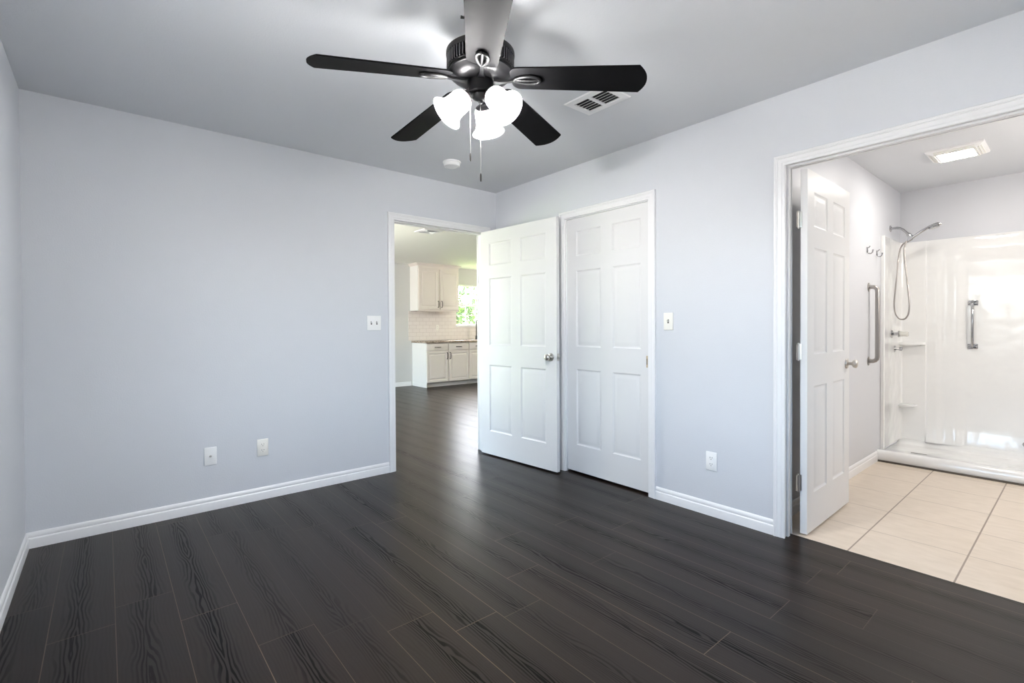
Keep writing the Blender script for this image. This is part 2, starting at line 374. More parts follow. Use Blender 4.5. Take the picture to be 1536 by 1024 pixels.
KO = (-1.054, -0.135)        # kitchen opening, inner edges of casing
CO = (-1.693, -0.906)        # closet opening in y
BO = (-3.53, -2.566)         # bathroom opening in y
J = 0.019                    # jamb board
struct(wall_x(MB(), KX0-T, KX1+T, 0.0, T, 0, H, [(KO[0]-J, KO[1]+J, 0, HO+J)]).obj('wall_back', 'wall'), 'pale blue-grey bedroom wall with the kitchen doorway', 'wall')
struct(wall_y(MB(), 0.0, TB, YR-T, 0.0, 0, H, [(BO[0]-J, BO[1]+J, 0, HO+J), (CO[0]-J, CO[1]+J, 0, HO+J)]).obj('wall_right', 'wall'), 'pale wall with the closed closet door and bathroom opening', 'wall')
LW = (-3.0, -1.85, 0.72, 2.05)   # bedroom window in the left wall: y0, y1, z0, z1
struct(wall_y(MB(), XL-T, XL, YR-T, 0.0, 0, H, [LW]).obj('wall_left', 'wall'), 'pale grey wall at the left edge of the bedroom', 'wall')
RW = (-1.9, -1.0, 0.80, 2.05)    # bedroom window in the rear wall: x0, x1, z0, z1
struct(wall_x(MB(), XL, 0.0, YR-T, YR, 0, H, [RW]).obj('wall_rear', 'wall'), 'bedroom wall behind the camera', 'wall')
KW = (2.947, 4.12, 1.205, 2.095)  # kitchen window
struct(wall_x(MB(), KX0-T, KX1+T, KY, KY+T+0.02, 0, H, [KW]).obj('wall_kitchen_back', 'kwall'), 'grey kitchen wall behind the cabinets', 'wall')
KD = (0.7, 4.7, 0.05, 2.1)       # unseen glazed opening in the kitchen left wall, added for daylight
struct(wall_y(MB(), KX0-T, KX0, T, KY, 0, H, [KD]).obj('wall_kitchen_left', 'kwall'), 'side wall of the kitchen with an added, unseen glazed opening', 'wall')
struct(MB().box(KX1, KX1+T, T, KY, 0, H).obj('wall_kitchen_right', 'kwall'), 'far right wall of the kitchen', 'wall')
struct(MB().box(TB, BX+T, BY, BY+0.1, 0, H).obj('wall_bathroom_left', 'bwall'), 'bathroom wall behind the opened door with the grab bar', 'wall')
struct(MB().box(BX, BX+T, BY1-T, 0.0, 0, H).obj('wall_bathroom_back', 'bwall'), 'bathroom wall above the white shower surround', 'wall')
struct(MB().box(TB, BX, BY1-T, BY1, 0, H).obj('wall_bathroom_right', 'bwall'), 'bathroom wall beyond the right edge of the opening', 'wall')

# ---- window builders
def win_x(name, x0, x1, z0, z1, yin, yout, cols, rows, label, yg):
    """double-hung window in a wall running along x; yg = plane of the sash"""
    t = thing(name, ((x0+x1)/2, yg, z0), label, 'window', kind='structure')
    X = lambda x: x-(x0+x1)/2
    fr = MB(); a = 0.03
    for (p, q, r_, s_) in ((x0, x0+a, z0, z1), (x1-a, x1, z0, z1), (x0+a, x1-a, z1-a, z1), (x0+a, x1-a, z0, z0+a)):
        fr.box(X(p), X(q), -0.03, 0.03, r_-z0, s_-z0, 0.003)
    zm = (z0+z1)/2
    fr.box(X(x0+a), X(x1-a), -0.022, 0.022, zm-0.02-z0, zm+0.02-z0, 0.003)
    fr.obj('window_frame', 'trim', t)
    g = MB()
    for i in range(1, cols):
        xc = x0+a+(x1-x0-2*a)*i/cols
        g.box(X(xc-0.009), X(xc+0.009), -0.011, 0.011, a, z1-a-z0)
    for (b0, b1) in ((z0+a, zm-0.02), (zm+0.02, z1-a)):
        for i in range(1, rows):
            zc = b0+(b1-b0)*i/rows
            g.box(X(x0+a), X(x1-a), -0.010, 0.010, zc-0.009-z0, zc+0.009-z0)
    g.obj('window_grid', 'trim', t)
    MB().box(X(x0+a), X(x1-a), -0.003, 0.003, a, z1-a-z0).obj('window_pane', 'glass', t)
    return t
t = win_x('window_1', KW[0], KW[1], KW[2], KW[3], KY, KY+T, 4, 2, 'white gridded kitchen window beside the upper cabinet', KY+0.085)
MB().box(-(KW[1]-KW[0])/2-0.02, (KW[1]-KW[0])/2+0.02, -0.115, 0.03, -0.03, 0.012, 0.004).obj('window_sill', 'trim', t)
win_x('window_2', RW[0], RW[1], RW[2], RW[3], YR, YR-T, 4, 2, 'white bedroom window in the wall behind the camera', YR-0.07)
t = win_x('window_3', LW[0], LW[1], LW[2], LW[3], 0, 0, 4, 2, 'white bedroom window in the left wall out of the photo', 0)
t.location = (XL-0.07, (LW[0]+LW[1])/2, LW[2]); t.rotation_euler = (0, 0, R(90))
t = win_x('window_4', KD[0], KD[1], KD[2], KD[3], 0, 0, 2, 1, 'unseen wide patio opening added to let daylight into the kitchen', 0)
t.location = (KX0-0.07, (KD[0]+KD[1])/2, KD[2]); t.rotation_euler = (0, 0, R(90))
portal('portal_kitchen', ((KW[0]+KW[1])/2, KY+T+0.06, (KW[2]+KW[3])/2), (R(-90), 0, 0), KW[1]-KW[0], KW[3]-KW[2])
portal('portal_rear', ((RW[0]+RW[1])/2, YR-T-0.03, (RW[2]+RW[3])/2), (R(90), 0, 0), RW[1]-RW[0], RW[3]-RW[2])
portal('portal_left', (XL-T-0.03, (LW[0]+LW[1])/2, (LW[2]+LW[3])/2), (0, R(-90), 0), LW[3]-LW[2], LW[1]-LW[0])
portal('portal_patio', (KX0-T-0.03, (KD[0]+KD[1])/2, (KD[2]+KD[3])/2), (0, R(-90), 0), KD[3]-KD[2], KD[1]-KD[0])

# ---- casings, jambs, stops
CP = [(0.0, 0.0), (0.0, 0.009), (0.003, 0.0115), (0.014, 0.0115), (0.018, 0.014), (0.036, 0.014), (0.039, 0.017), (0.043, 0.0155), (0.047, 0.018), (0.054, 0.018), (0.057, 0.0145), (0.057, 0.0)]
def casing(mb, a, b, zt, place, prof=CP):
    """a<b opening along the wall; place(s, z, h) -> 3D"""
    rows = []
    for leg in ((lambda d: (a-d, 0.0)), (lambda d: (a-d, zt+d)), (lambda d: (b+d, zt+d)), (lambda d: (b+d, 0.0))):
        rows.append([place(leg(d)[0], leg(d)[1], h) for d, h in prof])
    mb.strip(rows, close=True, cap=True)
def trim_set(name, a, b, zt, place, depth, stop, label, both=True, prof=CP):
    mb = MB(); casing(mb, a, b, zt, place, prof)
    if both: casing(mb, a, b, zt, lambda s, z, h: place(s, z, -depth-h), prof)
    e = 0.005
    def bx(s0, s1, h0, h1, z0, z1, bv=0.0015):
        p, q = Vector(place(s0, z0, h0)), Vector(place(s1, z1, h1))
        mb.box(min(p.x, q.x), max(p.x, q.x), min(p.y, q.y), max(p.y, q.y), z0, z1, bv)
    bx(a-J, a-e, -depth, 0.0, 0, zt+J); bx(b+e, b+J, -depth, 0.0, 0, zt+J); bx(a-e, b+e, -depth, 0.0, zt+e, zt+J)
    s0, s1 = stop
    bx(a-e, a+0.006, -s1, -s0, 0, zt+e); bx(b-0.006, b+e, -s1, -s0, 0, zt+e); bx(a+0.006, b-0.006, -s1, -s0, zt-0.006, zt+e)
    return struct(mb.obj(name, 'trim', smooth=25), label, 'trim')
PX = lambda s, z, h: (s, -h, z)                    # back wall
PY = lambda s, z, h: (-h, s, z)                    # right wall
trim_set('trim_1', KO[0], KO[1], HO, PX, T, (0.038, 0.075), 'white door casing round the kitchen opening')
trim_set('trim_2', CO[0], CO[1], HO-0.008, PY, TB, (0.003, 0.016), 'white door casing round the closed closet door', both=False)
trim_set('trim_3', BO[0], BO[1], HO, PY, TB, (0.026, 0.052), 'white door casing round the bathroom opening')

# ---- baseboards
BP = [(0.0, 0.0), (0.0135, 0.0), (0.0135, 0.048), (0.0125, 0.052), (0.008, 0.056), (0.0095, 0.062), (0.0095, 0.070), (0.006, 0.080), (0.002, 0.084), (0.0, 0.084)]
def baseboard(mb, p0, p1, nrm):
    p0, p1, nrm = Vector(p0), Vector(p1), Vector(nrm)
    mb.strip([[p + nrm*h + Vector((0, 0, z)) for h, z in BP] for p in (p0, p1)], close=True, cap=True)
mb = MB(); baseboard(mb, (XL, 0, 0), (KO[0]-0.057, 0, 0), (0, -1, 0)); struct(mb.obj('baseboard_back', 'trim', smooth=35), 'white baseboard below the outlet wall', 'baseboard')
mb = MB(); baseboard(mb, (XL, YR, 0), (XL, -0.001, 0), (1, 0, 0)); struct(mb.obj('baseboard_left', 'trim', smooth=35), 'white baseboard along the left wall', 'baseboard')
mb = MB(); baseboard(mb, (0, CO[0]-0.057, 0), (0, BO[1]+0.057, 0), (-1, 0, 0)); baseboard(mb, (0, -0.02, 0), (0, CO[1]+0.057, 0), (-1, 0, 0)); struct(mb.obj('baseboard_right', 'trim', smooth=35), 'white baseboard between closet and bathroom openings', 'baseboard')
mb = MB(); baseboard(mb, (0.17, BY, 0), (2.235, BY, 0), (0, -1, 0)); struct(mb.obj('baseboard_bathroom', 'trim', smooth=35), 'white baseboard beside the bathroom tile floor', 'baseboard')
mb = MB(); baseboard(mb, (KX0, KY, 0), (1.86, KY, 0), (0, -1, 0)); struct(mb.obj('baseboard_kitchen', 'trim', smooth=35), 'white baseboard left of the kitchen base cabinet', 'baseboard')

# ------------------------------------------------------------------ doors
def door_leaf(mb, w, h, th, stile, mid):
    """leaf in local coords: x 0..w, y 0..th, z 0..h; six raised panels on both faces"""
    pw = (w-2*stile-mid)/2
    xs = [0, stile, stile+pw, stile+pw+mid, w-stile, w]
    zs = [0, 0.212, 0.815, 0.995, 1.598, 1.715, h-0.113, h]
    for (y, sg) in ((0.0, 1), (th, -1)):
        cache = {}
        def V(x, z, d=0.0):
            k = (round(x, 5), round(z, 5), round(d, 5))
            if k not in cache: cache[k] = mb.bm.verts.new((x, y+sg*d, z))
            return cache[k]
        for i in range(5):
            for j in range(7):
                xa, xb, za, zb = xs[i], xs[i+1], zs[j], zs[j+1]
                if i in (1, 3) and j in (1, 3, 5):
                    loops = []
                    for (ins, d) in ((0, 0), (0.004, 0.0035), (0.011, 0.0062), (0.017, 0.0062), (0.021, 0.0050), (0.040, 0.0008), (0.043, 0.0005)):
                        loops.append([V(xa+ins, za+ins, d), V(xb-ins, za+ins, d), V(xb-ins, zb-ins, d), V(xa+ins, zb-ins, d)])
                    for A, B in zip(loops, loops[1:]):
                        for k in range(4): mb.bm.faces.new((A[k], A[(k+1) % 4], B[(k+1) % 4], B[k]))
                    mb.bm.faces.new(loops[-1])
                else: mb.bm.faces.new((V(xa, za), V(xb, za), V(xb, zb), V(xa, zb)))
    for (p, q) in (((0, 0), (w, 0)), ((w, 0), (w, h)), ((w, h), (0, h)), ((0, h), (0, 0))):
        vs = [mb.bm.verts.new((p[0], 0, p[1])), mb.bm.verts.new((q[0], 0, q[1])), mb.bm.verts.new((q[0], th, q[1])), mb.bm.verts.new((p[0], th, p[1]))]
        mb.bm.faces.new(vs)
    return mb
def lx(p, d):   # matrix: local z axis along d at p
    z = Vector(d).normalized(); return Matrix.Translation(Vector(p)) @ z.to_track_quat('Z', 'Y').to_matrix().to_4x4()
def knob(parent, x, y, z, dy):
    """round passage knob on a face at y, pointing along dy (+1/-1)"""
    mb = MB(); mb.lathe([(0.0, 0), (0.033, 0), (0.033, 0.003), (0.029, 0.008), (0.016, 0.010), (0.011, 0.014), (0.0105, 0.028), (0.014, 0.033), (0.023, 0.037), (0.0265, 0.045), (0.0265, 0.052), (0.022, 0.059), (0.012, 0.0625), (0.0, 0.063)], 28, lx((x, y, z), (0, dy, 0)))
    return mb.obj('knob', 'nickel', parent, smooth=40)
def hinge(parent, x, y, z, leafdir):
    mb = MB(); mb.tube([(x, y, z-0.045), (x, y, z+0.045)], 0.0065, 12)
    mb.tube([(x, y, z+0.045), (x, y, z+0.051)], [0.0045, 0.003], 10); mb.tube([(x, y, z-0.051), (x, y, z-0.045)], [0.003, 0.0045], 10)
    for i in range(1, 5): mb.tube([(x, y, z-0.045+0.018*i-0.0006), (x, y, z-0.045+0.018*i+0.0006)], 0.0069, 12)
    for (ax, ay) in leafdir:
        p = Vector((x, y, 0)); d = Vector((ax, ay, 0)); q = p + d*0.016; nrm = Vector((-ay, ax, 0))*0.0012
        mb.strip([[p+nrm+Vector((0, 0, zz)), q+nrm+Vector((0, 0, zz)), q-nrm+Vector((0, 0, zz)), p-nrm+Vector((0, 0, zz))] for zz in (z-0.044, z+0.044)], close=True, cap=True)
    return mb.obj('hinge', 'nickel', parent, smooth=30)

# door 1: bedroom door, opened flat toward the right wall
ang = math.atan2(-0.910, 0.073)
D1 = door_leaf(MB(), 0.912, 2.03, 0.035, 0.115, 0.112).obj('door_1', 'door', smooth=20)
D1.location = (-0.1485, -0.0155, 0.012); D1.rotation_euler = (0, 0, ang)
struct(D1, 'open white six-panel door leading to the kitchen', 'door')
# local y=0 face faces -x side (viewer) after the rotation; leaf body toward +y local = +x world
D1.location = (-0.190, -0.012, 0.012)
knob(D1, 0.912-0.062, 0.0, 0.915, -1); knob(D1, 0.912-0.062, 0.035, 0.915, 1)
lp = MB(); lp.box(0.9115, 0.9135, 0.005, 0.030, 0.885, 0.945, 0.0006); lp.box(0.913, 0.922, 0.011, 0.024, 0.906, 0.924, 0.002); lp.obj('latch_plate', 'nickel', D1)
for hz in (1.77, 1.02, 0.28): hinge(D1, -0.002, 0.042, hz, [(1, 0)])

# door 2: closed closet door
D2 = door_leaf(MB(), 0.805, 2.025, 0.035, 0.100, 0.112).obj('door_2', 'door', smooth=20)
D2.location = (0.018, CO[1]-0.004+0.006, 0.016); D2.rotation_euler = (0, 0, R(-90))
struct(D2, 'closed white six-panel closet door in the right wall', 'door')
D2.location = (0.018, -0.909, 0.016)
# after -90 deg: local x -> -y, local y -> +x : face y=0 looks toward -x (room)
pl = MB(); pl.box(0.752, 0.762, -0.0022, 0.002, 0.868, 0.95, 0.001); pl.obj('edge_pull', 'brass', D2)
pl = MB(); pl.box(0.7545, 0.7595, -0.0030, 0.0, 0.888, 0.930, 0.0005); pl.obj('pull_slot', 'slot', D2.children[0]).matrix_parent_inverse = Matrix.Identity(4)

# door 3: bathroom door opened into the bathroom
D3 = door_leaf(MB(), 0.762, 2.022, 0.035, 0.105, 0.112).obj('door_3', 'door', smooth=20)
D3.location = (0.108, -2.637, 0.012); D3.rotation_euler = (0, 0, R(0.8))
struct(D3, 'white six-panel bathroom door standing open on the tile floor', 'door')
knob(D3, 0.762-0.058, 0.0, 0.912, -1); knob(D3, 0.762-0.058, 0.035, 0.912, 1)
lp = MB(); lp.box(0.7615, 0.7635, 0.005, 0.030, 0.885, 0.945, 0.0006); lp.obj('latch_plate', 'nickel', D3)
for hz in (1.745, 1.012, 0.283): hinge(D3, -0.012, 0.040, hz, [(0.6, -0.8), (-0.95, 0.31)])

# ------------------------------------------------------------------ ceiling fan
FX, FY, FZ = -1.673, -2.035, 2.186
fan = thing('ceiling_fan', (FX, FY, H), 'black five-blade ceiling fan with three lit bell shades', 'ceiling fan')
z0 = -H
def fz(z): return z - H
mb = MB(); mb.lathe([(0.0, 0.0), (0.064, 0.0), (0.064, -0.02), (0.058, -0.045), (0.030, -0.062), (0.018, -0.066), (0.0, -0.066)], 36); mb.obj('canopy', 'black', fan, smooth=35)
mb = MB(); mb.tube([(-0.060, 0.02, -0.025), (-0.078, 0.026, -0.025)], [0.004, 0.006], 10); mb.obj('canopy_screw', 'black', fan, smooth=40)
mb = MB(); mb.tube([(0, 0, -0.06), (0, 0, fz(2.285))], 0.016, 16); mb.lathe([(0.0, fz(2.325)), (0.030, fz(2.325)), (0.034, fz(2.31)), (0.034, fz(2.29)), (0.0, fz(2.29))], 24); mb.obj('downrod', 'black', fan, smooth=35)
mot = MB()
mot.lathe([(0.0, fz(2.292)), (0.118, fz(2.292)), (0.132, fz(2.290)), (0.139, fz(2.284)), (0.140, fz(2.272)), (0.138, fz(2.264)), (0.130, fz(2.261)),
           (0.127, fz(2.219)), (0.132, fz(2.217)), (0.133, fz(2.212)), (0.128, fz(2.210)), (0.128, fz(2.206)), (0.131, fz(2.204)), (0.130, fz(2.199)), (0.124, fz(2.196)),
           (0.116, fz(2.186)), (0.100, fz(2.177)), (0.080, fz(2.170)), (0.0, fz(2.170))], 64)
motor = mot.obj('motor_housing', 'black', fan, smooth=30)
fin = MB()
for k in range(60):
    a = 2*math.pi*k/60
    fin.box(-0.0022, 0.0022, 0.122, 0.1375, fz(2.218), fz(2.263), mtx=Matrix.Rotation(a, 4, 'Z'))
fin.obj('vent_fins', 'fins', motor)
mb = MB(); mb.lathe([(0.0, fz(2.172)), (0.052, fz(2.172)), (0.052, fz(2.122)), (0.048, fz(2.118)), (0.0, fz(2.118))], 36)
sw = mb.obj('switch_housing', 'black', fan, smooth=35)
mb = MB(); mb.lathe([(0.0, fz(2.120)), (0.036, fz(2.120)), (0.038, fz(2.112)), (0.032, fz(2.103)), (0.018, fz(2.096)), (0.009, fz(2.093)), (0.009, fz(2.086)), (0.0055, fz(2.082)), (0.0, fz(2.081))], 32)
kit = mb.obj('light_kit', 'black', fan, smooth=35)

# blades
AZ0 = -124.18
DROOP = [0.105, 0.118, 0.072, 0.100, 0.105]
PITCH = R(11.0)
def blade_outline():
    pts = []
    r0_, r1, w0, w1 = 0.128, 0.66, 0.122, 0.146
    c = 0.035
    for k in range(7):
        a = R(180 - 15*k); pts.append((r0_+c + c*math.cos(a), (w0/2-c) + c*math.sin(a)))
    sag = 0.030
    for k in range(13):
        v = w1/2*(1 - 2*k/12); xx = r1 - sag*(v/(w1/2))**2
        pts.append((xx, v))
    for k in range(7):
        a = R(270 - 15*k); pts.append((r0_+c + c*math.cos(a), -(w0/2-c) + c*math.sin(a)))
    return pts
for i in range(5):
    az = R(AZ0 + 72*i); dr = DROOP[i]
    Mz = Matrix.Translation((0, 0, fz(FZ))) @ Matrix.Rotation(az, 4, 'Z') @ Matrix.Rotation(math.atan(dr), 4, 'Y')
    Mp = Mz @ Matrix.Rotation(-PITCH, 4, 'X')
    b = MB(); b.poly(blade_outline(), -0.003, 0.003, Mp)
    bl = b.obj('blade', 'blade', fan)
    q = MB()
    lowz = -0.0085
    q.strip([[Mz @ Vector((x, y, z)) for (x, y, z) in ring] for ring in (
        [(0.060, -0.016, -0.012), (0.060, 0.016, -0.012), (0.060, 0.016, -0.020), (0.060, -0.016, -0.020)],
        [(0.085, -0.009, -0.010), (0.085, 0.009, -0.010), (0.085, 0.009, -0.020), (0.085, -0.009, -0.020)],
        [(0.120, -0.0065, -0.008), (0.120, 0.0065, -0.008), (0.120, 0.0065, -0.017), (0.120, -0.0065, -0.017)],
        [(0.150, -0.008, -0.003), (0.150, 0.008, -0.003), (0.150, 0.008, -0.012), (0.150, -0.008, -0.012)])], close=True, cap=True)
    loop = []
    for k in range(33):
        a = 2*math.pi*k/32; loop.append(Mp @ Vector((0.196 + 0.052*math.cos(a), 0.021*math.sin(a)*(1.0+0.25*math.cos(a)), lowz)))
    q.tube(loop, 0.0068, 10, caps=False)
    q.tube([Mp @ Vector((0.150, 0, lowz)), Mp @ Vector((0.196, 0, lowz-0.002)), Mp @ Vector((0.244, 0, lowz))], 0.0055, 10)
    iron = q.obj('blade_iron', 'black', bl, smooth=40)
# light kit: three bell shades
SP = [(0.018, -0.004), (0.034, 0.000), (0.041, 0.010), (0.044, 0.024), (0.0445, 0.040), (0.0445, 0.058), (0.047, 0.074), (0.053, 0.089), (0.062, 0.101), (0.0705, 0.108)]
yawdeg = -math.degrees(YAW)
for adeg in (201, 320, 80):
    a = R(adeg + yawdeg)
    d = Vector((math.cos(a), math.sin(a), 0)); ax = (d*math.cos(R(45)) + Vector((0, 0, -math.sin(R(45))))).normalized()
    p0 = d*0.026 + Vector((0, 0, fz(2.118))); p1 = d*0.046 + Vector((0, 0, fz(2.113))); p2 = d*0.060 + Vector((0, 0, fz(2.103)))
    am = MB(); am.tube([p0, p1, p2], [0.012, 0.012, 0.014], 14)
    am.lathe([(0.0, -0.016), (0.013, -0.016), (0.016, -0.010), (0.019, -0.008), (0.019, -0.002), (0.030, 0.002), (0.036, 0.006), (0.037, 0.012), (0.035, 0.012), (0.028, 0.006), (0.0, 0.004)], 28, lx(p2, ax))
    arm = am.obj('lamp_arm', 'black', fan, smooth=35)
    base = p2 + ax*0.008
    sh = MB(); inner = [(max(r_-0.0028, 0.010), z_+0.0014) for r_, z_ in SP]
    sh.lathe(SP + [(SP[-1][0]-0.0014, SP[-1][1]+0.001)] + inner[::-1], 40, lx(base, ax), caps=False)
    sh.obj('lamp_shade', 'frost', arm, smooth=60)
    bu = MB(); bu.lathe([(0.0, 0.006), (0.012, 0.008), (0.013, 0.022), (0.018, 0.034), (0.0255, 0.046), (0.029, 0.058), (0.0275, 0.070), (0.020, 0.081), (0.009, 0.087), (0.0, 0.088)], 24, lx(base, ax))
    bu.obj('bulb', 'bulb', arm, smooth=60)
sv = Vector((math.cos(YAW), -math.sin(YAW), 0))
for (off, zb, zt, mt_) in ((-0.043, 1.848, 2.125, 'white_metal'), (-0.001, 1.765, 2.084, 'white_metal')):
    p = sv*off + Vector((0, 0, 0))
    ch = MB(); zz = fz(zt); k = 0
    ch.tube([p+Vector((0, 0, fz(zt))), p+Vector((0, 0, fz(zb+0.03)))], 0.0008, 6)
    while zz > fz(zb+0.03):
        bmesh.ops.create_icosphere(ch.bm, subdivisions=1, radius=0.0013, matrix=Matrix.Translation(p+Vector((0, 0, zz)))); zz -= 0.0042
    cobj = ch.obj('pull_chain', 'steel', fan)
    fb = MB(); fb.lathe([(0.0, fz(zb+0.034)), (0.0022, fz(zb+0.033)), (0.0035, fz(zb+0.026)), (0.0035, fz(zb+0.006)), (0.0022, fz(zb)), (0.0, fz(zb))], 12, Matrix.Translation(p)); fb.obj('chain_fob', 'bronze', cobj, smooth=40)

# ------------------------------------------------------------------ bedroom ceiling fittings
vt = thing('ceiling_vent', (-0.7285, -1.852, H), 'white two-bank ceiling air vent beyond the right fan blade', 'air vent')
mb = MB(); hw, hd = 0.110, 0.152
fr = [(hw, 0.0), (hw-0.004, -0.006), (hw-0.040, -0.008), (hw-0.044, -0.004), (hw-0.044, 0.0)]
mb.strip([[(sx*(p), sy*(p+hd-hw), z) for (p, z) in fr] for (sx, sy) in ((-1, -1), (1, -1), (1, 1), (-1, 1), (-1, -1))])
mb.box(-hw+0.04, hw-0.04, -0.010, 0.010, -0.008, -0.001); mb.obj('vent_frame', 'white_metal', vt)
MB().box(-hw+0.042, hw-0.042, -hd+0.042, hd-0.042, -0.0016, -0.0004).obj('duct_shade', 'dark', vt)  # dark sheet standing for the unlit duct above the louvers
for (ya, yb) in ((-hd+0.042, -0.010), (0.010, hd-0.042)):
    sl = MB()
    for k in range(6):
        xc = -hw+0.046+(2*hw-0.092)*k/5
        sl.box(-0.0055, 0.0055, ya, yb, -0.0006, 0.0006, mtx=Matrix.Translation((xc, 0, -0.0055)) @ Matrix.Rotation(R(-40), 4, 'Y'))
    sl.obj('louver_bank', 'white_metal', vt)

sd = thing('smoke_detector', (-0.802, -0.478, H), 'round white smoke detector on the bedroom ceiling', 'smoke detector')
MB().lathe([(0.0, 0.0), (0.069, 0.0), (0.070, -0.003), (0.069, -0.010), (0.064, -0.012), (0.0, -0.012)], 40).obj('base_plate', 'white_plastic', sd, smooth=35)
MB().lathe([(0.0, -0.010), (0.062, -0.010), (0.0615, -0.030), (0.059, -0.036), (0.054, -0.037), (0.050, -0.033), (0.046, -0.037), (0.020, -0.040), (0.0, -0.040)], 40).obj('cover', 'white_plastic', sd, smooth=35)

# ------------------------------------------------------------------ wall plates
def plate_base(w, h, cols): 
    return MB().box(-w/2, w/2, -0.0065, 0.0, -h/2, h/2, 0.003)
def outlet(loc, rz, label, m_):
    t = thing('wall_outlet', loc, label, 'outlet', rz=rz)
    plate_base(0.070, 0.115, 1).obj('cover_plate', m_, t, smooth=40)
    for zc in (0.0195, -0.0195):
        rcv = MB(); lo = [(0.0168*math.cos(R(a)), max(-0.0125, min(0.0125, 0.0168*math.sin(R(a))))) for a in range(0, 360, 12)]
        rcv.poly(lo, -0.0002, 0.0018, Matrix.Translation((0, -0.0065, zc)) @ Matrix.Rotation(R(90), 4, 'X'))
        o = rcv.obj('receptacle', m_, t)
        s = MB(); s.box(-0.0078, -0.0054, -0.0090, -0.0080, zc-0.001, zc+0.0075); s.box(0.0054, 0.0078, -0.0090, -0.0080, zc+0.0, zc+0.0070)
        s.tube([(0, -0.0080, zc-0.0070), (0, -0.0090, zc-0.0070)], 0.0025, 10); s.obj('outlet_slots', 'slot', o)
    MB().tube([(0, -0.006, 0), (0, -0.0078, 0)], 0.003, 10).obj('screw', m_, t)
    return t
outlet((-2.041, 0, 0.355), 0, 'almond duplex outlet low on the wall, right of the cable plate', 'almond')
outlet((0, -2.143, 0.337), R(-90), 'white duplex outlet low on the wall between closet and bathroom', 'white_plastic')
def switch(loc, rz, gangs, label, m_):
    t = thing('light_switch', loc, label, 'light switch', rz=rz)
    w = 0.070 + 0.046*(gangs-1)
    plate_base(w, 0.115, gangs).obj('cover_plate', m_, t, smooth=40)
    for g in range(gangs):
        x = (g-(gangs-1)/2)*0.046
        fr_ = MB(); fr_.box(x-0.0055, x+0.0055, -0.0075, -0.006, -0.0125, 0.0125, 0.0005); fo = fr_.obj('toggle_slot', 'slot', t)
        tg = MB(); tg.box(-0.0040, 0.0040, -0.018, 0.0, -0.0045, 0.0045, 0.0012, mtx=Matrix.Translation((x, -0.006, 0)) @ Matrix.Rotation(R(-28), 4, 'X')); tg.obj('toggle', m_, t)
        for zz in (-0.030, 0.030): MB().tube([(x, -0.006, zz), (x, -0.0076, zz)], 0.0028, 10).obj('screw', m_, t)
    return t
switch((-1.231, 0, 1.207), 0, 2, 'white two-gang light switch left of the kitchen doorway', 'white_plastic')
switch((0, -1.846, 1.202), R(-90), 1, 'white single light switch right of the closet door', 'almond')
cp = thing('cable_plate', (-2.348, 0, 0.348), 'pale grey coax cable wall plate, left of the low outlet', 'cable plate')
plate_base(0.070, 0.115, 1).obj('cover_plate', 'white_plastic', cp, smooth=40)
mb = MB(); mb.tube([(0, -0.0055, 0), (0, -0.009, 0)], 0.0075, 6); mb.tube([(0, -0.009, 0), (0, -0.019, 0)], 0.0047, 14); mb.obj('coax_connector', 'nickel', cp)
for zz in (-0.042, 0.042): MB().tube([(0, -0.006, zz), (0, -0.0078, zz)], 0.0028, 10).obj('screw', 'white_plastic', cp)

# ------------------------------------------------------------------ kitchen
def raised_panel(mb, x0, x1, z0, z1, yf, th, fr_=0.055):
    """cabinet door: slab with frame and raised centre panel, front face at yf looking -y"""
    loops = []
    for (ins, d) in ((0, 0.003), (0.004, 0), (fr_-0.012, 0), (fr_-0.006, 0.006), (fr_, 0.007), (fr_+0.008, 0.007), (fr_+0.026, 0.001), (fr_+0.030, 0.001)):
        loops.append([mb.bm.verts.new((x, yf+d, z)) for x, z in ((x0+ins, z0+ins), (x1-ins, z0+ins), (x1-ins, z1-ins), (x0+ins, z1-ins))])
    for A, B in zip(loops, loops[1:]):
        for k in range(4): mb.bm.faces.new((A[k], A[(k+1) % 4], B[(k+1) % 4], B[k]))
    mb.bm.faces.new(loops[-1])
    bk = [mb.bm.verts.new((x, yf+th, z)) for x, z in ((x0, z0), (x1, z0), (x1, z1), (x0, z1))]
    for k in range(4): mb.bm.faces.new((loops[0][k], loops[0][(k+1) % 4], bk[(k+1) % 4], bk[k]))
    mb.bm.faces.new(bk)
    return mb
def pull(parent, x, y, z, L, vert):
    mb = MB(); dx, dz = (0, 1) if vert else (1, 0)
    P = lambda s, h: (x+dx*s, y-h, z+dz*s)
    mb.tube([P(-L/2, 0), P(-L/2, 0.014), P(-L/2+0.010, 0.024), P(-L/4, 0.029), P(0, 0.031), P(L/4, 0.029), P(L/2-0.010, 0.024), P(L/2, 0.014), P(L/2, 0)], [0.008, 0.006, 0.006, 0.0065, 0.007, 0.0065, 0.006, 0.006, 0.008], 10)
    return mb.obj('handle', 'bronze', parent, smooth=50)

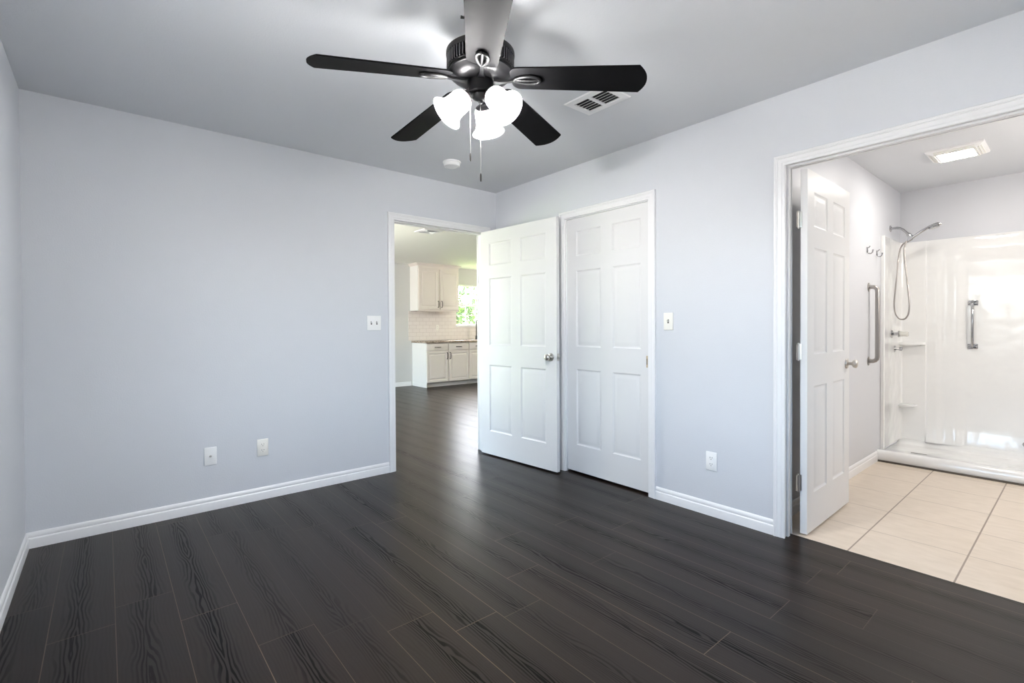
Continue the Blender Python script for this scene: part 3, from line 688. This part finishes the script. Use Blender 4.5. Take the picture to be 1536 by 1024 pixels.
uc_ = thing('upper_cabinet', (0, 0, 0), 'cream two-door wall cabinet above the kitchen counter', 'cabinet')
ux0, ux1, uy0, uz0, uz1 = 1.845, 2.805, 4.845, 1.500, 2.385
MB().box(ux0, ux0+0.02, uy0, KY-0.002, uz0, uz1+0.02, 0.001).obj('side_panel', 'cabside_lit', uc_)
MB().box(ux0+0.02, ux1, uy0, KY-0.002, uz0+0.012, uz1+0.02, 0.001).obj('body', 'cab', uc_)
xm = 2.338
for k, (a, b) in enumerate(((ux0+0.012, xm-0.012), (xm+0.012, ux1-0.012))):
    d = raised_panel(MB(), a, b, uz0+0.030, uz1-0.045, uy0-0.020, 0.019, 0.062).obj('cabinet_door', 'cab', uc_)
    pull(d, (b-0.030 if k == 0 else a+0.030), uy0-0.020, uz0+0.135, 0.125, True)
cr = MB(); prof = [(0.0, 0.0), (0.006, 0.0), (0.010, 0.012), (0.022, 0.024), (0.040, 0.042), (0.046, 0.050), (0.046, 0.055), (0.0, 0.055)]
def crown_row(x, y, sx, sy): return [(x+sx*h, y+sy*h, uz1+z) for h, z in prof]
cr.strip([crown_row(ux0, KY-0.003, -1, 0), crown_row(ux0, uy0, -1, -1), crown_row(ux1, uy0, 1, -1), crown_row(ux1, KY-0.003, 1, 0)], close=True, cap=True)
cr.obj('crown_moulding', 'cab', uc_, smooth=30)
MB().box(ux0+0.004, ux1-0.004, uy0+0.002, uy0+0.022, uz0-0.012, uz0+0.013).obj('light_rail', 'cab', uc_)

def base_cab(x0, x1, label, fronts, side, name='base_cabinet'):
    t = thing(name, (0, 0, 0), label, 'cabinet')
    yf = 4.60
    if side: MB().box(x0, x0+0.018, yf-0.002, KY-0.002, 0.0, 0.862, 0.001).obj('side_panel', 'cabside_lit', t); 
    if side: MB().box(x0-0.010, x0, yf+0.03, KY-0.016, 0.0, 0.07, 0.002).obj('side_base_trim', 'cabside_lit', t)
    MB().box(x0+(0.018 if side else 0.002), x1-0.002, yf, KY-0.002, 0.09, 0.862, 0.001).obj('body', 'cab', t)
    MB().box(x0+(0.018 if side else 0.002), x1-0.002, yf+0.065, yf+0.085, 0.0, 0.092, 0.001).obj('toe_kick', 'cab', t)
    n = len(fronts); cw = (x1-x0)/n
    for k in range(n):
        a, b = x0+cw*k+0.008, x0+cw*(k+1)-0.008
        dm = MB(); dm.box(a, b, yf-0.020, yf-0.001, 0.715, 0.845, 0.005, 3); dr_ = dm.obj('drawer', 'cab', t, smooth=30)
        pull(dr_, (a+b)/2, yf-0.020, 0.780, 0.125, False)
        d = raised_panel(MB(), a, b, 0.095, 0.700, yf-0.020, 0.019, 0.055).obj('cabinet_door', 'cab', t)
        pull(d, (b-0.028 if fronts[k] == 'r' else a+0.028), yf-0.020, 0.605, 0.125, True)
    return t
base_cab(1.885, 2.878, 'cream base cabinet at the left end of the kitchen counter', ['r', 'l'], True)
base_cab(2.878, 3.83, 'cream base cabinet half hidden behind the open door', ['r', 'l'], False)
ct = MB(); ct.box(1.862, 4.80, 4.560, KY-0.013, 0.863, 0.902, 0.004); tag(ct.obj('countertop', 'granite'), 'speckled brown stone worktop on the kitchen base cabinets', 'countertop')
base_cab(3.83, 4.80, 'cream base cabinet at the hidden right end of the counter', ['r', 'l'], False)
bs = wall_x(MB(), 1.800, 4.80, KY-0.012, KY-0.0005, 0.904, 1.498, [(KW[0], KW[1], KW[2]-0.03, 1.6)])
struct(bs.obj('trim_4', 'subway'), 'pinkish white subway tile backsplash above the worktop', 'backsplash')
outlet((2.468, KY-0.012, 1.165), 0, 'small white outlet on the kitchen backsplash tile', 'almond')
# faucet
fc = thing('kitchen_faucet', (3.36, 4.99, 0.902), 'tall black gooseneck faucet at the kitchen sink', 'faucet')
MB().lathe([(0.0, 0.0), (0.030, 0.0), (0.030, 0.008), (0.022, 0.016), (0.021, 0.075), (0.016, 0.085), (0.0, 0.085)], 24).obj('base', 'fblack', fc, smooth=35)
pts = [(0, 0, 0.08), (0, 0, 0.20), (0, 0, 0.34)] + [(0.055-0.055*math.cos(R(a)), -0.055+0.055*math.cos(R(a)), 0.37+0.09*math.sin(R(a))) for a in range(0, 181, 20)] + [(0.11, -0.11, 0.30)]
MB().tube(pts, 0.0125, 14).obj('spout', 'fblack', fc, smooth=50)
MB().tube([(0.11, -0.11, 0.31), (0.11, -0.11, 0.22)], [0.015, 0.018], 14).obj('spray_head', 'fblack', fc, smooth=50)
MB().tube([(0.02, 0.0, 0.055), (0.05, 0.0, 0.065), (0.085, 0.0, 0.10)], [0.010, 0.007, 0.006], 10).obj('lever', 'fblack', fc, smooth=50)
# unseen globe lamps added to brighten the kitchen and the living end
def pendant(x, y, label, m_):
    kl = thing('fill_pendant', (x, y, H), label, 'pendant lamp')
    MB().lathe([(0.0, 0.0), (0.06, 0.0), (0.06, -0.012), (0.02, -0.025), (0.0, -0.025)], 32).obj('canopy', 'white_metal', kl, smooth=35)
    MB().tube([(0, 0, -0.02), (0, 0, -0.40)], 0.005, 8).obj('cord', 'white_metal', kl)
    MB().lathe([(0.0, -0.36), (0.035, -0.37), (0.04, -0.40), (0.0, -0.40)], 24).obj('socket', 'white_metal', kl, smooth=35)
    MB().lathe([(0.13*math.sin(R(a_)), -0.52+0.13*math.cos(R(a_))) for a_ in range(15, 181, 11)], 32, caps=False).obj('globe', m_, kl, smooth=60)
pendant(4.6, 3.3, 'unseen globe pendant added to brighten the kitchen, behind the open door', 'kitchen_fill')
pendant(-1.4, 2.6, 'unseen globe pendant added to brighten the living end, behind the bedroom wall', 'living_fill')
# kitchen ceiling vent
kv = thing('ceiling_vent', (0.430, 1.985, H), 'cream diffuser vent on the kitchen ceiling', 'air vent')
mb = MB(); hw = 0.140
fr = [(hw, 0.0), (hw-0.004, -0.006), (hw-0.035, -0.009), (hw-0.040, -0.003), (hw-0.040, 0.0)]
mb.strip([[(sx*p, sy*p, z) for (p, z) in fr] for (sx, sy) in ((-1, -1), (1, -1), (1, 1), (-1, 1), (-1, -1))]); mb.obj('vent_frame', 'white_metal', kv)
for k in range(3):
    b0 = 0.093-0.028*k
    cn = MB(); cn.strip([[(sx*b0, sy*b0, -0.016), (sx*(b0-0.022), sy*(b0-0.022), -0.004)] for (sx, sy) in ((-1, -1), (1, -1), (1, 1), (-1, 1), (-1, -1))])
    cn.obj('diffuser_ring', 'white_metal', kv)
MB().box(-0.1, 0.1, -0.1, 0.1, -0.0016, -0.0004).obj('lit_backing', 'white_metal', kv)  # white sheet in the duct's place, standing for window light on the louvers

# ------------------------------------------------------------------ bathroom
sh = thing('shower_surround', (2.24, -3.45, 0), 'glossy white acrylic shower stall with low curb', 'shower')
inv = Matrix.Translation((-2.24, 3.45, 0))
def A(o): o.matrix_parent_inverse = inv; return o
SY, SY1, SX0, SX1 = BY-0.002, BY1+0.002, 2.235, 2.985
# pan with rounded curb
pan = MB(); prof = [(SX0, 0.014), (SX0-0.004, 0.03), (SX0+0.002, 0.070), (SX0+0.012, 0.086), (SX0+0.030, 0.092), (SX0+0.075, 0.091), (SX0+0.100, 0.084), (SX0+0.125, 0.066), (SX0+0.16, 0.058), (SX1-0.10, 0.050), (SX1-0.05, 0.056), (SX1-0.02, 0.075), (SX1+0.005, 0.105), (SX1+0.025, 0.11), (SX1+0.025, 0.014)]
pan.strip([[(x, y, z) for x, z in prof] for y in (SY, SY1)], close=True, cap=True)
A(pan.obj('shower_pan', 'acrylic', sh, smooth=40))
A(MB().box(2.530, 2.537, -2.744, -2.634, 0.0545, 0.0574).obj('pan_line', 'slot', sh))  # thin dark line set into the pan floor
# side wall panel with front return flange
sp_ = MB(); prof = [(2.355, SY), (2.355, SY-0.022), (2.365, SY-0.026), (2.385, SY-0.024), (2.405, SY-0.018), (SX1-0.05, SY-0.018), (SX1-0.018, SY-0.022), (SX1, SY-0.05), (SX1+0.02, SY-0.05), (SX1+0.02, SY)]
sp_.strip([[(x, y, z) for x, y in prof] for z in (0.085, 1.952)], close=True, cap=True)
A(sp_.obj('side_panel', 'acrylic', sh, smooth=40))
# rear panel with shallow moulded recess and cove
rp = MB(); rows = []
yy = [SY-0.02, SY-0.185, SY-0.198, SY-0.206, SY-0.215] + [-2.72-0.02*k for k in range(14)] + [-3.1, -3.3, -3.8, -4.05, SY1]
def rx(y, z):
    x = SX1
    if y > SY-0.200: x -= 0.012
    for (ya, w_, zt_, dd) in ((-2.725, 0.06, 1.86, 0.014), (-2.855, 0.09, 1.80, 0.016)):
        k = max(0.0, min(1.0, (ya-y)/w_)); k = k*k*(3-2*k)
        q = max(0.0, min(1.0, (zt_-z)/0.10)); x += dd*k*q*q*(3-2*q)
    if z < 0.32: x -= 0.03*((0.32-z)/0.22)**2 if y < -2.66 else 0
    return x
zz = [0.085, 0.11, 0.13, 0.15, 0.17, 0.20, 0.23, 0.26, 0.29, 0.32, 0.36, 0.40, 0.8, 1.2, 1.6, 1.68, 1.70, 1.72, 1.74, 1.76, 1.78, 1.80, 1.82, 1.84, 1.86, 1.88, 1.93, 1.95]
rp.strip([[(rx(y, z) + (0.008 if z > 1.94 else 0), y, z) for y in yy] for z in zz])
rp.strip([[(rx(y, 1.95)+0.008, y, 1.95), (BX-0.002, y, 1.952)] for y in yy])
A(rp.obj('rear_panel', 'acrylic', sh, smooth=30))
# corner shelves
def corner_shelf(z, wy, wx, th, rim):
    mb = MB(); lo = [(SX1+0.005, SY-0.012), (SX1+0.005, SY-wy)] + [(SX1-wx*math.sin(R(a))**0.8*0.98, SY-0.012-(wy-0.012)*math.cos(R(a))**0.8) for a in range(10, 90, 10)] + [(SX1-wx, SY-0.012)]
    mb.poly(lo, z-th, z); mb.poly([(SX1+0.002 + (x-SX1)*0.8, SY-0.012+(y-SY+0.012)*0.8) for x, y in lo], z-th-0.012, z-th+0.001)
    return mb
A(corner_shelf(1.010, 0.205, 0.105, 0.022, 0).obj('corner_shelf', 'acrylic', sh, smooth=30))
A(corner_shelf(0.425, 0.145, 0.105, 0.016, 0).obj('soap_shelf', 'acrylic', sh, smooth=30))
dq = MB(); dq.lathe([(0.0, 0), (0.020, 0), (0.020, 0.006), (0.012, 0.012), (0.0, 0.013)], 20, lx((SX1-0.012, -3.30, 0.175), (-1, 0, 0))); A(dq.obj('drain_cover', 'chrome', sh, smooth=40))
cg = MB(); cg.box(SX0-0.012, SX0+0.03, SY1+0.01, BY-0.014, 0.0, 0.0135); struct(cg.obj('trim_5', 'caulk'), 'dark uncaulked gap strip below the shower curb', 'gap strip')

def shp(y, z): return (2.665, y, z)
sw_ = thing('hand_shower', (2.665, BY, 2.053), 'chrome hand shower with looping hose on the shower wall', 'shower head')
inv2 = Matrix.Translation((-2.665, -BY, -2.053))
def A2(o): o.matrix_parent_inverse = inv2; return o
mb = MB(); mb.lathe([(0.0, 0), (0.030, 0), (0.029, 0.004), (0.018, 0.010), (0.011, 0.012), (0.0, 0.012)], 24, lx(shp(BY, 2.053), (0, -1, 0))); A2(mb.obj('wall_flange', 'chrome', sw_, smooth=40))
A2(MB().tube([shp(BY-0.005, 2.053), shp(-2.50, 2.053), shp(-2.525, 2.047), shp(-2.548, 2.030), shp(-2.585, 1.985), shp(-2.592, 1.975)], 0.0105, 14).obj('shower_arm', 'chrome', sw_, smooth=50))
mb = MB(); mb.tube([shp(-2.585, 1.985), shp(-2.602, 1.960), shp(-2.600, 1.935), shp(-2.590, 1.925)], [0.017, 0.019, 0.018, 0.012], 14); mb.tube([(2.645, -2.60, 1.945), (2.685, -2.60, 1.945)], 0.016, 14); A2(mb.obj('holder', 'chrome', sw_, smooth=50))
A2(MB().tube([shp(-2.575, 1.915), shp(-2.600, 1.940), shp(-2.667, 1.988), shp(-2.720, 2.020), shp(-2.748, 2.032), shp(-2.785, 2.043), shp(-2.812, 2.041)], [0.011, 0.0125, 0.012, 0.012, 0.014, 0.015, 0.008], 14).obj('shower_handle', 'chrome', sw_, smooth=50))
mb = MB(); mb.lathe([(0.0, -0.016), (0.020, -0.014), (0.036, -0.004), (0.038, 0.004), (0.034, 0.008), (0.0, 0.009)], 24, lx(shp(-2.762, 2.018), (0, -0.28, -0.95))); A2(mb.obj('spray_head', 'chrome', sw_, smooth=40))
hp = [(-2.575, 1.915), (-2.548, 1.898), (-2.527, 1.850), (-2.515, 1.760), (-2.505, 1.613), (-2.491, 1.450), (-2.487, 1.350), (-2.497, 1.275), (-2.520, 1.232), (-2.545, 1.222), (-2.570, 1.232), (-2.590, 1.275), (-2.596, 1.360), (-2.588, 1.480), (-2.576, 1.620), (-2.562, 1.780), (-2.560, 1.860), (-2.575, 1.925)]
def spl(P, n=5):
    out = []
    for i in range(len(P)-1):
        p0_, p1_, p2_, p3_ = P[max(i-1, 0)], P[i], P[i+1], P[min(i+2, len(P)-1)]
        for k in range(n):
            t_ = k/n
            out.append(tuple(0.5*((2*b_)+(-a_+c_)*t_+(2*a_-5*b_+4*c_-d_)*t_*t_+(-a_+3*b_-3*c_+d_)*t_**3) for a_, b_, c_, d_ in zip(p0_, p1_, p2_, p3_)))
    out.append(tuple(P[-1])); return out
A2(MB().tube([(2.662+0.006*math.sin(i*0.06), y, z) for i, (y, z) in enumerate(spl(hp))], 0.0068, 10).obj('hose', 'steel', sw_, smooth=60))

vl = thing('shower_valve', (2.645, SY-0.018, 1.090), 'chrome shower valve with a clear knob, upper of the two', 'shower valve')
MB().lathe([(0.0, 0), (0.036, 0), (0.035, 0.004), (0.020, 0.009), (0.013, 0.016), (0.0125, 0.042), (0.030, 0.046), (0.031, 0.052), (0.014, 0.056), (0.0, 0.056)], 24, lx((0, 0, 0), (0, -1, 0))).obj('escutcheon', 'chrome', vl, smooth=35)
MB().lathe([(0.0, 0.055), (0.020, 0.055), (0.024, 0.062), (0.022, 0.085), (0.024, 0.108), (0.020, 0.118), (0.0, 0.120)], 10, lx((0, 0, 0), (0, -1, 0))).obj('clear_knob', 'clear', vl)
v2_ = thing('shower_valve', (2.745, SY-0.018, 0.951), 'small chrome diverter with white lever, below the clear knob', 'shower valve')
MB().lathe([(0.0, 0), (0.030, 0), (0.029, 0.004), (0.016, 0.009), (0.011, 0.014), (0.011, 0.030), (0.018, 0.034), (0.019, 0.048), (0.013, 0.056), (0.0, 0.057)], 24, lx((0, 0, 0), (0, -1, 0))).obj('escutcheon', 'chrome', v2_, smooth=35)
MB().tube([(-0.012, -0.03, 0.003), (-0.06, -0.028, 0.007), (-0.125, -0.022, 0.010)], [0.006, 0.005, 0.0035], 10).obj('lever', 'white_plastic', v2_, smooth=50)

gb = thing('grab_bar', (2.0, BY, 0.873), 'thick brushed steel grab bar on the grey bathroom wall', 'grab bar')
pts = [(0, 0, 0.0), (0, -0.030, 0.0), (0, -0.046, 0.006), (0, -0.058, 0.020), (0, -0.061, 0.04), (0, -0.061, 0.57), (0, -0.058, 0.592), (0, -0.046, 0.606), (0, -0.030, 0.612), (0, 0, 0.612)]
MB().tube([(x, y, z) for x, y, z in pts], 0.0165, 18).obj('bar', 'steel', gb, smooth=50)
for zf in (0.0, 0.612): MB().lathe([(0.0, 0), (0.037, 0), (0.037, 0.003), (0.033, 0.006), (0.0, 0.006)], 28, lx((0, 0, zf), (0, -1, 0))).obj('wall_flange', 'steel', gb, smooth=35)
gx = SX1 + 0.029
g2 = thing('grab_bar', (gx, -2.972, 0.967), 'slim chrome grab bar on the white shower rear panel', 'grab bar')
MB().tube([(0, 0, 0.012), (-0.022, 0, 0.012), (-0.034, 0, 0.018), (-0.040, 0, 0.030), (-0.040, 0, 0.378), (-0.034, 0, 0.390), (-0.022, 0, 0.396), (0, 0, 0.396)], 0.0105, 14).obj('bar', 'chrome', g2, smooth=50)
for zf in (0.012, 0.396):
    q = MB(); q.box(-0.008, 0.002, -0.033, 0.033, zf-0.022, zf+0.022, 0.003); fl = q.obj('mounting_plate', 'chrome', g2, smooth=30)
    for yf in (-0.023, 0.023): MB().tube([(-0.008, yf, zf), (-0.013, yf, zf)], [0.009, 0.006], 10).obj('mounting_screw', 'steel', fl, smooth=40)

def robe_hook(x, label):
    t = thing('robe_hook', (x, BY, 1.785), label, 'hook', 'robe hooks on the bathroom wall')
    q = MB(); q.box(-0.010, 0.010, -0.004, 0.0, -0.018, 0.026, 0.0015); q.obj('back_plate', 'chrome', t)
    MB().tube([(0, -0.003, 0.012), (0, -0.005, -0.012), (0, -0.012, -0.026), (0, -0.026, -0.030), (0, -0.038, -0.020), (0, -0.042, 0.002)], [0.005, 0.005, 0.0045, 0.0045, 0.0045, 0.006], 10).obj('hook_prong', 'chrome', t, smooth=50)
    MB().tube([(0, -0.003, 0.018), (0, -0.016, 0.024), (0, -0.022, 0.034)], [0.0045, 0.004, 0.005], 10).obj('upper_prong', 'chrome', t, smooth=50)
robe_hook(1.944, 'small chrome robe hook farther from the shower surround')
robe_hook(2.222, 'small chrome robe hook nearest the shower surround edge')

bl_ = thing('bathroom_ceiling_light', (1.93, -3.005, H), 'square white fan light glowing on the bathroom ceiling', 'ceiling light')
g_ = MB(); hx, hy = 0.165, 0.160
prof = [(0.0, 0.0), (0.003, -0.012), (0.030, -0.026), (0.062, -0.033), (0.066, -0.026)]
g_.strip([[(sx*(hx-p), sy*(hy-p), z) for p, z in prof] for sx, sy in ((-1, -1), (1, -1), (1, 1), (-1, 1), (-1, -1))])
fr_ = g_.obj('grille_frame', 'white_metal', bl_)
sl = MB()
for k in range(3):
    o_ = 0.020+0.014*k; zz_ = -0.0215-0.0050*k
    sl.box(-hx+0.05, hx-0.05, -hy+o_-0.002, -hy+o_+0.002, zz_-0.003, zz_+0.002); sl.box(-hx+0.05, hx-0.05, hy-o_-0.002, hy-o_+0.002, zz_-0.003, zz_+0.002)
    sl.box(-hx+o_-0.002, -hx+o_+0.002, -hy+0.05, hy-0.05, zz_-0.003, zz_+0.002); sl.box(hx-o_-0.002, hx-o_+0.002, -hy+0.05, hy-0.05, zz_-0.003, zz_+0.002)
sl.obj('grille_slots', 'almond', fr_)
ln = MB(); rows = []
for (p, z) in ((0.063, -0.030), (0.068, -0.0335), (0.080, -0.035), (0.105, -0.036)):
    rows.append([(sx*(hx-p), sy*(hy-p), z) for sx, sy in ((-1, -1), (1, -1), (1, 1), (-1, 1))])
ln.strip(rows, close=True); ln.bm.faces.new([v for v in list(ln.bm.verts)[-4:]]); ln.obj('lit_lens', 'lens', bl_)

vb = thing('vanity_fill_light', (1.45, BY1, 2.0), 'unseen three-globe chrome vanity light added to brighten the bathroom', 'added lamp')  # unseen lamp, added to light the door face and the tile
MB().box(-0.30, 0.30, 0.0, 0.022, -0.055, 0.055, 0.004).obj('back_plate', 'chrome', vb)
for k in (-1, 0, 1):
    am = MB(); am.tube([(0.2*k, 0.02, 0.0), (0.2*k, 0.075, 0.0), (0.2*k, 0.10, -0.015)], 0.010, 12); am.lathe([(0.0, 0.0), (0.026, 0.0), (0.03, -0.02), (0.0, -0.02)], 20, Matrix.Translation((0.2*k, 0.10, -0.01))); ao = am.obj('globe_arm', 'chrome', vb, smooth=40)
    MB().lathe([(0.06*math.sin(R(a_)), -0.085+0.06*math.cos(R(a_))) for a_ in range(20, 181, 10)], 24, Matrix.Translation((0.2*k, 0.10, 0)), caps=False).obj('fill_globe', 'vanity_fill', ao, smooth=60)
# ------------------------------------------------------------------ outside the kitchen window
struct(MB().box(-14, 22, KY+0.6, 30, -0.5, -0.4).obj('ground', 'grass'), 'lawn outside the kitchen window', 'lawn')
struct(MB().box(-20, XL-T-0.02, -20, KY+0.6, -0.5, -0.4).box(XL-T-0.02, 14, -20, YR-T-0.02, -0.5, -0.4).obj('bounce_ground', 'patio'), 'pale concrete added to bounce sunlight up into the bedroom', 'patio')  # unseen ground added to bounce sunlight up through the windows
rng = random.Random(4)
def tree(x, y, h, rad, label):
    t = thing('leafy_tree', (x, y, -0.4), label, 'tree', 'trees outside the kitchen window')
    MB().tube([(0, 0, 0), (0.05, 0, h*0.35), (0.0, 0.05, h*0.7)], [0.14, 0.11, 0.05], 10).obj('trunk', 'bark', t, smooth=50)
    lf = MB()
    for k in range(850):
        u = rng.random()**0.45; th = rng.uniform(0, 2*math.pi); ph = math.acos(rng.uniform(-1, 1))
        c = Vector((rad*u*math.sin(ph)*math.cos(th), rad*u*math.sin(ph)*math.sin(th), h*0.60 + rad*0.9*u*math.cos(ph)))
        s_ = rng.uniform(0.06, 0.13); q = Matrix.Rotation(rng.uniform(0, 6.28), 3, Vector((rng.uniform(-1, 1), rng.uniform(-1, 1), rng.uniform(-1, 1))).normalized())
        vs = [lf.bm.verts.new(c + q @ Vector(v)*s_) for v in ((-1, 0, 0), (0, -0.5, 0.1), (1, 0, 0), (0, 0.5, 0.1))]
        lf.bm.faces.new(vs)
    o = lf.obj('foliage', 'leaf', t); return t
tree(6.6, 10.6, 3.2, 1.1, 'green leafy tree seen through the left panes of the kitchen window')
tree(9.1, 13.2, 3.7, 1.3, 'green leafy tree seen through the middle panes of the kitchen window')
